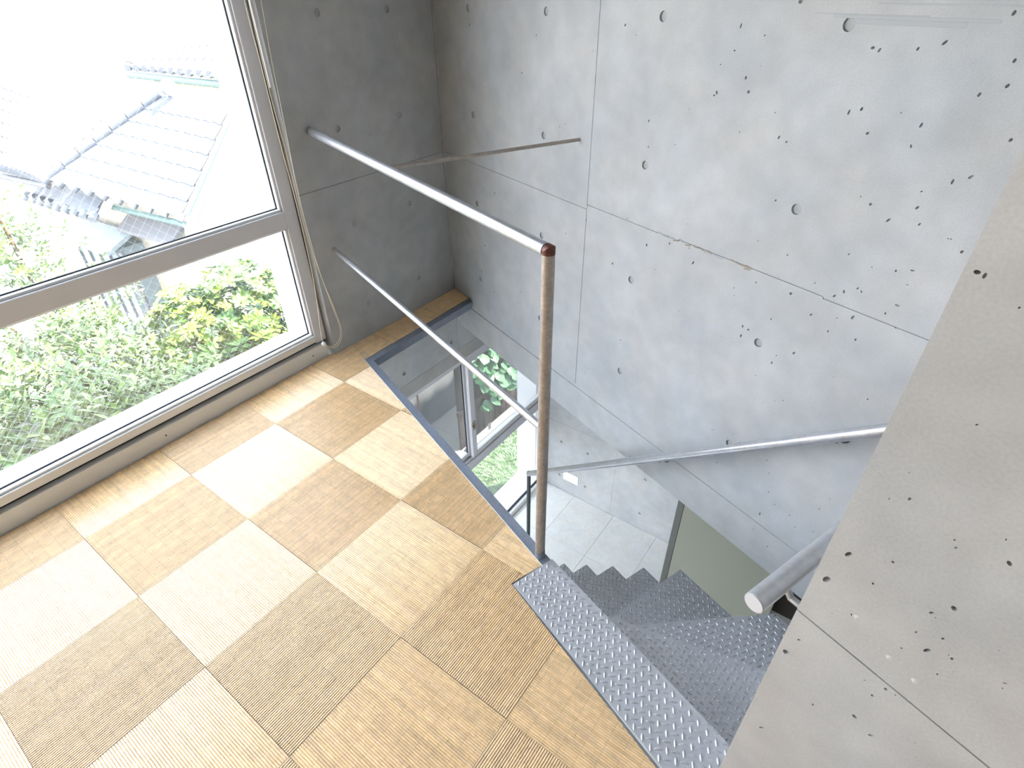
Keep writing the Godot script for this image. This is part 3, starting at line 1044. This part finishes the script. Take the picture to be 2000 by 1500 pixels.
func scatter(o: Node3D, blobs: Array, total: int, meshes: Array, mats: Array, weights: Array, size: Vector2, sd: int, named: int, called: String, inner := 0.72) -> void:
	var g := RandomNumberGenerator.new()
	g.seed = sd
	var list := []
	var vol := 0.0
	for b in blobs:
		vol += b[1].x * b[1].y * b[1].z
	for b in blobs:
		var cnt := int(total * b[1].x * b[1].y * b[1].z / vol)
		for k in cnt:
			var d := V(g.randfn(), g.randfn() + 0.25, g.randfn()).normalized()
			var rr := lerpf(inner, 1.0, g.randf())
			var p: Vector3 = b[0] + d * b[1] * rr
			if p.z > -0.32:
				continue
			var up := (d + Vector3.UP * 0.7 + V(g.randfn(), g.randfn(), g.randfn()) * 0.3).normalized()
			var bs := Basis(Quaternion(Vector3.UP, up)) * Basis(Vector3.UP, g.randf() * TAU)
			var m := g.rand_weighted(PackedFloat32Array(weights))
			list.append([Transform3D(bs.scaled_local(Vector3.ONE * g.randf_range(size.x, size.y)), p), g.randi() % meshes.size(), m])
	# the ones nearest the window and highest count as single clusters, the others are one mass of foliage
	var eye := V(-0.15, 1.6, 2.4)
	list.sort_custom(func(a, b): return a[0].origin.distance_to(eye) - a[0].origin.y * 0.5 < b[0].origin.distance_to(eye) - b[0].origin.y * 0.5)
	var rest := {}
	for k in list.size():
		var e: Array = list[k]
		if k < named:
			mi(called, meshes[e[1]], mats[e[2]], o, e[0])
		else:
			var key := "%d_%d" % [e[1], e[2]]
			if not rest.has(key):
				rest[key] = [e[1], e[2], []]
			rest[key][2].append(e[0])
	for key in rest:
		var r: Array = rest[key]
		var mm := MultiMesh.new()
		mm.transform_format = MultiMesh.TRANSFORM_3D
		mm.mesh = meshes[r[0]]
		mm.instance_count = r[2].size()
		for k in r[2].size():
			mm.set_instance_transform(k, r[2][k])
		var mmi := MultiMeshInstance3D.new()
		mmi.name = "foliage"
		mmi.multimesh = mm
		mmi.material_override = mats[r[1]]
		mmi.set_meta("kind", "stuff")
		o.add_child(mmi, true)

func stems(o: Node3D, foot: Vector3, tips: Array, r: float) -> void:
	for t in tips:
		mi("stem", tube([foot, foot.lerp(t, 0.45) + V(0.05, 0.06, -0.03), t], r, 8), M.bark, o)

func shrubs() -> void:
	var ros := []
	for k in 5:
		ros.append(rosette(200 + k, 8, 0.085, 0.034, 0.35))
	var spr := []
	for k in 5:
		spr.append(sprig(300 + k, 0.075, 0.024))
	var a := root("rosette_shrub", Transform3D(Basis(), V(0, 0, 0)))
	tag(a, "yellow-green shrub with star-shaped leaf rosettes outside the window", "shrub")
	scatter(a, [[V(2.18, -0.95, -2.35), V(0.52, 0.55, 0.5)], [V(1.72, -0.98, -2.35), V(0.42, 0.55, 0.45)], [V(1.95, -1.35, -1.9), V(0.62, 0.5, 0.5)], [V(1.55, -1.25, -1.35), V(0.5, 0.45, 0.4)]], 1500, ros, [M.yellow, M.lime, M.green, M.deep], [3.0, 3.0, 2.0, 0.8], Vector2(0.75, 1.25), 61, 300, "leaf_rosette", 0.6)
	stems(a, V(1.9, -3.0, -2.1), [V(2.2, -0.9, -2.3), V(1.75, -0.95, -2.3), V(1.6, -1.2, -1.5), V(2.1, -1.2, -1.9)], 0.018)
	var b := root("laurel_shrub", Transform3D(Basis(), V(0, 0, 0)))
	tag(b, "broad pale green shrub with narrow leaves close below the window", "shrub")
	scatter(b, [[V(0.9, -1.15, -1.35), V(0.7, 0.62, 0.62)], [V(0.25, -1.05, -1.4), V(0.75, 0.75, 0.7)], [V(-0.6, -1.2, -1.3), V(0.7, 0.7, 0.65)], [V(0.55, -1.0, -2.3), V(0.9, 0.7, 0.6)], [V(1.25, -1.35, -0.95), V(0.5, 0.45, 0.4)]], 2600, spr, [M.pale, M.olive, M.green, M.lime, M.deep], [3.0, 3.0, 2.0, 1.0, 0.6], Vector2(0.8, 1.35), 62, 300, "leaf_sprig", 0.55)
	stems(b, V(0.3, -3.0, -1.5), [V(0.9, -1.1, -1.3), V(0.2, -0.9, -1.4), V(-0.6, -1.1, -1.3), V(0.5, -0.9, -2.2), V(1.2, -1.2, -1.0)], 0.016)
	var c := root("young_tree", Transform3D(Basis(), V(0, 0, 0)))
	tag(c, "sparse light green young tree in front of the tiled roofs", "tree")
	scatter(c, [[V(0.95, -0.15, -3.4), V(0.42, 0.55, 0.45)], [V(0.55, 0.1, -3.5), V(0.4, 0.5, 0.4)], [V(1.15, -0.75, -3.2), V(0.5, 0.5, 0.4)]], 420, spr, [M.pale, M.lime, M.olive], [3.0, 2.0, 1.5], Vector2(0.6, 1.0), 63, 300, "leaf_sprig", 0.2)
	stems(c, V(0.8, -3.0, -3.4), [V(1.0, 0.25, -3.4), V(0.6, 0.45, -3.5), V(1.3, -0.4, -3.2)], 0.015)

func heart(sd: int) -> ArrayMesh:
	var g := RandomNumberGenerator.new()
	g.seed = sd
	var st := SurfaceTool.new()
	st.begin(Mesh.PRIMITIVE_TRIANGLES)
	st.set_smooth_group(-1)
	var n := 18
	var ring := []
	for k in n:
		var a := TAU * k / n
		var r := 0.5 * (1.0 - 0.28 * exp(-pow(wrapf(a - PI, -PI, PI) / 0.35, 2.0)) + 0.35 * exp(-pow(wrapf(a, -PI, PI) / 0.3, 2.0)))
		ring.append(V(sin(a) * r, -0.06 * absf(sin(a)) + 0.02 * sin(a * 3 + sd), cos(a) * r))
	for k in n:
		st.add_vertex(V(0, 0.02, 0)); st.add_vertex(ring[(k + 1) % n]); st.add_vertex(ring[k])
	st.generate_normals()
	return st.commit()

func garden() -> void:
	var gr := root("ground")
	struct(gr, "pale paved ground around the neighbouring houses", "ground")
	box_part("paving", V(-30, -3.3, -45), V(40, -3.05, 20), M.paving, gr)
	box_part("planting_bed", V(-3.0, -3.05, -4.2), V(2.75, -3.0, -0.5), M.soil, gr)
	box_part("lawn_soil", V(2.75, -3.05, -0.92), V(5.2, -3.0, -0.17), M.soil, gr)
	box_part("kerb", V(3.7, -3.05, -1.02), V(5.2, -2.9, -0.921), M.paving, gr, 0.01)
	# short grass under the lower window
	var st := SurfaceTool.new()
	st.begin(Mesh.PRIMITIVE_TRIANGLES)
	st.set_smooth_group(-1)
	var g := RandomNumberGenerator.new()
	g.seed = 8
	for k in 7:
		var a := g.randf() * TAU
		var d := V(cos(a) * 0.6, 0.8, sin(a) * 0.6).normalized()
		leaf(st, V(cos(a), 0, sin(a)) * 0.006, d, V(-cos(a) * 0.8, 0.6, -sin(a) * 0.8).normalized(), g.randf_range(0.04, 0.08), 0.006, 0.02)
	st.generate_normals()
	var tuft := st.commit()
	var mm := MultiMesh.new()
	mm.transform_format = MultiMesh.TRANSFORM_3D
	mm.mesh = tuft
	mm.instance_count = 3000
	for k in 3000:
		mm.set_instance_transform(k, Transform3D(Basis(Vector3.UP, g.randf() * TAU).scaled(Vector3.ONE * g.randf_range(0.7, 1.4)), V(g.randf_range(2.76, 5.1), -3.0, g.randf_range(-0.91, -0.18))))
	var gm := MultiMeshInstance3D.new()
	gm.name = "grass"
	gm.multimesh = mm
	gm.material_override = M.grass
	tag(gm, "short green grass outside the lower sliding window", "grass")
	gm.set_meta("kind", "stuff")
	add_child(gm)
	# dark garden wall, board fence and climbing vine in front of the lower window
	var w := root("garden_wall")
	struct(w, "tall grey garden wall standing outside the lower window", "wall")
	box_part("wall_body", V(2.6, -3.05, -1.9), V(7.0, -0.7, -1.75), M.out_wall, w, 0.01)
	var f := root("board_fence")
	tag(f, "dark brown board fence behind the vine outside the lower window", "fence")
	for k in 13:
		var x := 3.62 + k * 0.115
		box_part("board", V(x, -3.05, -1.13), V(x + 0.108, -1.15 - 0.03 * (k % 3), -1.105), M.fence, f, 0.003)
	for y in [-1.55, -2.5]:
		box_part("cross_rail", V(3.58, y, -1.104), V(5.15, y + 0.07, -1.07), M.fence, f, 0.003)
	var pl := root("thin_pole")
	tag(pl, "thin pinkish pole standing in front of the dark garden wall", "pole")
	mi("shaft", tube([V(3.42, -3.05, -1.55), V(3.42, -1.1, -1.55)], 0.011, 10), M.pink_pole, pl)
	mi("cap", disc(0.014, 0.02, 10), M.pink_pole, pl, Transform3D(Basis(), V(3.42, -1.09, -1.55)))
	var v := root("climbing_vine")
	tag(v, "climbing vine with large heart-shaped leaves on the brown fence", "vine")
	var hm := []
	for k in 4:
		hm.append(heart(400 + k))
	g.seed = 12
	for k in 95:
		var x := g.randf_range(3.72, 4.75)
		var y := lerpf(-1.25, -2.55, pow(g.randf(), 0.8)) - (4.75 - x) * 0.06
		if x < 4.0 and y < -2.1:
			y += 0.5
		var p := V(x, y, g.randf_range(-1.04, -0.93))
		var nrm := V(g.randfn() * 0.35, 0.75 + g.randfn() * 0.2, 0.8).normalized()
		var bs := Basis(Quaternion(Vector3.UP, nrm)) * Basis(Vector3.UP, g.randfn() * 0.5)
		mi("leaf", hm[k % 4], M.vine if g.randf() < 0.6 else M.vine2, v, Transform3D(bs.scaled_local(Vector3.ONE * g.randf_range(0.10, 0.17)), p))
	for x in [3.8, 4.15, 4.5]:
		mi("stem", tube([V(x, -3.0, -1.05), V(x + 0.05, -2.2, -1.055), V(x - 0.03, -1.3, -1.055)], 0.006, 6), M.bark, v)

# pantile with a wave across and a lip in front; unit square, overlapped when placed
func pantile() -> ArrayMesh:
	var st := ST()
	var n := 8
	for k in n:
		var q := []
		for e in 2:
			var u := float(k + e) / n
			var h := 0.45 * sin(u * TAU) + 0.5
			q.append([V(u, h, 0.0), V(u, h - 0.35, -1.15), V(u, h - 0.6, 0.0)])
		quad_out(st, q[0][0], q[1][0], q[1][1], q[0][1], (q[0][0] + q[1][1]) / 2.0 - V(0, 1, 0))
		quad_out(st, q[0][0], q[1][0], q[1][2], q[0][2], (q[0][0] + q[1][1]) / 2.0)
	st.generate_normals()
	return st.commit()

var tile_unit: ArrayMesh
# roof plane between four corners (a, b along the eave, c, d along the top)
func tiled_roof(o: Node3D, a: Vector3, b: Vector3, c: Vector3, d: Vector3, nu: int, nv: int, m: Material) -> void:
	var r := Node3D.new()
	r.name = "roof"
	o.add_child(r, true)
	var st := ST()
	var up := (b - a).cross(d - a).normalized()
	if up.y < 0:
		up = -up
	var lo := -up * 0.12
	var ctr := (a + b + c + d) / 4.0 + lo * 0.5
	quad_out(st, a, b, c, d, ctr); quad_out(st, a + lo, b + lo, c + lo, d + lo, ctr)
	quad_out(st, a, b, b + lo, a + lo, ctr); quad_out(st, b, c, c + lo, b + lo, ctr); quad_out(st, c, d, d + lo, c + lo, ctr); quad_out(st, d, a, a + lo, d + lo, ctr)
	part("roof_deck", st, M.fascia, r)
	for i in nu:
		for j in nv:
			var u0 := float(i) / nu
			var u1 := float(i + 1) / nu
			var v0 := float(j) / nv
			var v1 := float(j + 1) / nv
			var p := a.lerp(b, u0).lerp(d.lerp(c, u0), v0)
			var px := a.lerp(b, u1).lerp(d.lerp(c, u1), v0) - p
			var pv := a.lerp(b, u0).lerp(d.lerp(c, u0), v1) - p
			mi("roof_tile", tile_unit, m, r, Transform3D(Basis(px, up * 0.045, -pv), p + up * 0.012 - pv * 0.12))
	# round end tiles along the eave
	for i in nu + 1:
		var p := a.lerp(b, float(i) / nu)
		var along := (d - a).lerp(c - b, float(i) / nu).normalized()
		mi("eave_tile", disc(0.055, 0.10, 12), m, r, Transform3D(Basis(Quaternion(Vector3.UP, along)), p + up * 0.035 - along * 0.03))

func ridge(o: Node3D, a: Vector3, b: Vector3, r: float) -> void:
	var n := int(a.distance_to(b) / 0.28) + 1
	for k in n:
		var p := a.lerp(b, float(k) / n)
		var q := a.lerp(b, (k + 0.96) / n)
		mi("ridge_tile", tube([p, q], r, 10), M.kawara_dark, o)

func houses() -> void:
	tile_unit = pantile()
	var h := root("tiled_house")
	tag(h, "neighbouring house with grey tiled roofs, hips and cream walls", "house")
	tiled_roof(h, V(2.460, -0.450, -7.139), V(3.096, -0.750, -5.140), V(4.159, 0.350, -5.191), V(3.855, 0.450, -6.285), 9, 7, M.kawara)
	tiled_roof(h, V(2.415, -0.850, -8.224), V(2.576, -0.850, -6.429), V(2.808, -0.700, -6.599), V(2.605, -0.600, -7.802), 8, 2, M.kawara)
	tiled_roof(h, V(2.164, -0.350, -7.912), V(2.440, -0.450, -7.169), V(3.501, 0.200, -7.197), V(3.860, 0.300, -12.414), 10, 7, M.kawara)
	ridge(h, V(2.46, -0.42, -7.14), V(3.86, 0.48, -6.28), 0.07)
	mi("ridge_end", disc(0.10, 0.06, 18), M.kawara, h, Transform3D(Basis(Vector3.RIGHT, PI / 2), V(3.90, 0.56, -6.1)))
	mi("verge_board", tube([V(3.13, -0.73, -5.08), V(4.20, 0.38, -5.13)], 0.03, 8), M.copper, h)
	mi("verge_board", tube([V(3.19, -0.80, -5.02), V(4.28, 0.33, -5.06)], 0.022, 8), M.gutter, h)
	mi("gutter", tube([V(2.83, -0.84, -6.90), V(3.06, -0.84, -5.10)], 0.04, 10), M.copper, h)
	mi("gutter", tube([V(2.12, -0.45, -7.95), V(2.40, -0.53, -7.15)], 0.04, 10), M.gutter, h)
	mi("downpipe", tube([V(2.72, -1.45, -6.6), V(2.74, -2.2, -6.55), V(2.74, -3.05, -6.55)], 0.035, 10), M.gutter, h)
	var st := ST()
	prism(st, PackedVector2Array([Vector2(3.25, -5.45), Vector2(4.6, -5.45), Vector2(4.6, -8.0), Vector2(2.95, -8.0)]), -3.05, -0.75)
	part("wall_body", st, M.plaster, h)
	# small awning and lower lean-to
	st = ST()
	var aw := [V(2.86, -1.18, -6.80), V(3.02, -1.18, -5.62), V(3.28, -0.98, -5.55), V(3.12, -0.98, -6.78)]
	var ctr := V(3.07, -1.12, -6.2)
	quad_out(st, aw[0], aw[1], aw[2], aw[3], ctr)
	for k in 4:
		quad_out(st, aw[k], aw[(k + 1) % 4], aw[(k + 1) % 4] - V(0, 0.05, 0), aw[k] - V(0, 0.05, 0), ctr)
	part("awning", st, M.gutter, h)
	st = ST()
	var sh := [V(2.45, -1.42, -8.0), V(2.56, -1.42, -6.65), V(2.95, -1.22, -6.6), V(2.84, -1.22, -7.9)]
	ctr = V(2.7, -1.4, -7.3)
	quad_out(st, sh[0], sh[1], sh[2], sh[3], ctr)
	for k in 4:
		quad_out(st, sh[k], sh[(k + 1) % 4], sh[(k + 1) % 4] - V(0, 0.06, 0), sh[k] - V(0, 0.06, 0), ctr)
	part("lean_to_roof", st, M.shed_roof, h)
	st = ST()
	prism(st, PackedVector2Array([Vector2(2.58, -7.9), Vector2(2.70, -6.75), Vector2(3.2, -6.75), Vector2(3.2, -7.9)]), -3.05, -1.45)
	part("lean_to_wall", st, M.shed_roof, h)
	for k in 4:
		var t := k / 4.0 + 0.1
		var p := V(2.575, 0, -7.9).lerp(V(2.695, 0, -6.75), t)
		box_part("wall_seam", V(p.x - 0.03, -3.0, p.z - 0.012), V(p.x + 0.01, -1.46, p.z + 0.012), M.gutter, h)
	var u := root("tall_house")
	tag(u, "farther house with a greenish tiled eave above the lower roofs", "house")
	tiled_roof(u, V(4.962, 0.500, -9.483), V(5.157, 0.500, -6.976), V(8.468, 1.000, -12.018), V(5.987, 0.80, -10.294), 10, 4, M.kawara)
	ridge(u, V(4.97, 0.53, -9.50), V(8.4, 1.05, -12.1), 0.08)
	mi("eave_gutter", tube([V(4.90, 0.40, -9.5), V(5.10, 0.40, -6.95)], 0.05, 10), M.copper, u)
	st = ST()
	prism(st, PackedVector2Array([Vector2(5.25, -7.3), Vector2(7.5, -11.0), Vector2(6.2, -10.6), Vector2(5.15, -9.3)]), -3.05, 0.42)
	part("wall_body", st, M.plaster, u)
	var s := root("sheet_roof_house")
	tag(s, "distant house with a pale ribbed sheet-metal roof", "house")
	st = ST()
	var q := [V(3.709, 0.350, -11.855), V(4.922, 0.350, -9.809), V(7.840, 0.900, -13.426), V(9.737, 0.900, -27.665)]
	quad_out(st, q[0], q[1], q[2], q[3], V(6, -1, -16))
	for k in 4:
		quad_out(st, q[k], q[(k + 1) % 4], q[(k + 1) % 4] - V(0, 0.1, 0), q[k] - V(0, 0.1, 0), V(6, 0.3, -16))
	part("roof_sheet", st, M.sheet_roof, s)
	for k in 9:
		var t := (k + 0.5) / 9.0
		mi("roof_rib", tube([q[0].lerp(q[3], t) + V(0, 0.015, 0), q[1].lerp(q[2], t) + V(0, 0.015, 0)], 0.018, 6), M.gutter, s)
	st = ST()
	prism(st, PackedVector2Array([Vector2(4.1, -11.9), Vector2(5.1, -10.2), Vector2(8.2, -14.0), Vector2(9.0, -20.0)]), -3.05, 0.25)
	part("wall_body", st, M.white_wall, s)

func _ready() -> void:
	# camera, sky, sun, exposure
	var cam := Camera3D.new()
	cam.transform = Transform3D(Basis(V(0.587304, -0.011173, 0.809289), V(0.476208, 0.813284, -0.334358), V(-0.654447, 0.581759, 0.482966)).orthonormalized(), V(-0.1533, 1.6328, 2.4667))
	cam.fov = 68.82
	cam.near = 0.05
	cam.far = 200.0
	add_child(cam)
	cam.current = true
	var env := Environment.new()
	var sky := Sky.new()
	var sm := ProceduralSkyMaterial.new()
	sm.sky_top_color = srgb(216, 228, 246)
	sm.sky_horizon_color = srgb(244, 246, 250)
	sm.ground_bottom_color = srgb(200, 200, 198)
	sm.ground_horizon_color = srgb(240, 242, 244)
	sm.sky_curve = 0.2
	sm.sun_angle_max = 0.0
	sm.energy_multiplier = SKY_ENERGY
	sky.sky_material = sm
	env.background_mode = Environment.BG_SKY
	env.sky = sky
	env.tonemap_mode = Environment.TONE_MAPPER_LINEAR
	env.tonemap_exposure = EXPOSURE
	env.sdfgi_enabled = true
	env.ssao_enabled = true
	env.ssil_enabled = true
	var we := WorldEnvironment.new()
	we.environment = env
	add_child(we)
	var sun := DirectionalLight3D.new()
	sun.light_energy = SUN_ENERGY
	sun.light_color = Color(1.0, 0.97, 0.92)
	sun.shadow_enabled = true
	sun.light_angular_distance = 2.0
	sun.look_at_from_position(Vector3.ZERO, V(-0.45, -0.82, -0.36), Vector3.UP)
	add_child(sun)
	# structure, then objects, small things last
	rng.seed = 1
	materials()
	shell()
	wall_right()
	wall_left()
	wall_front()
	floors()
	window_upper()
	lower_room()
	window_lower()
	garden()
	houses()
	opening_trim()
	stair()
	railings()
	shrubs()
	blind()
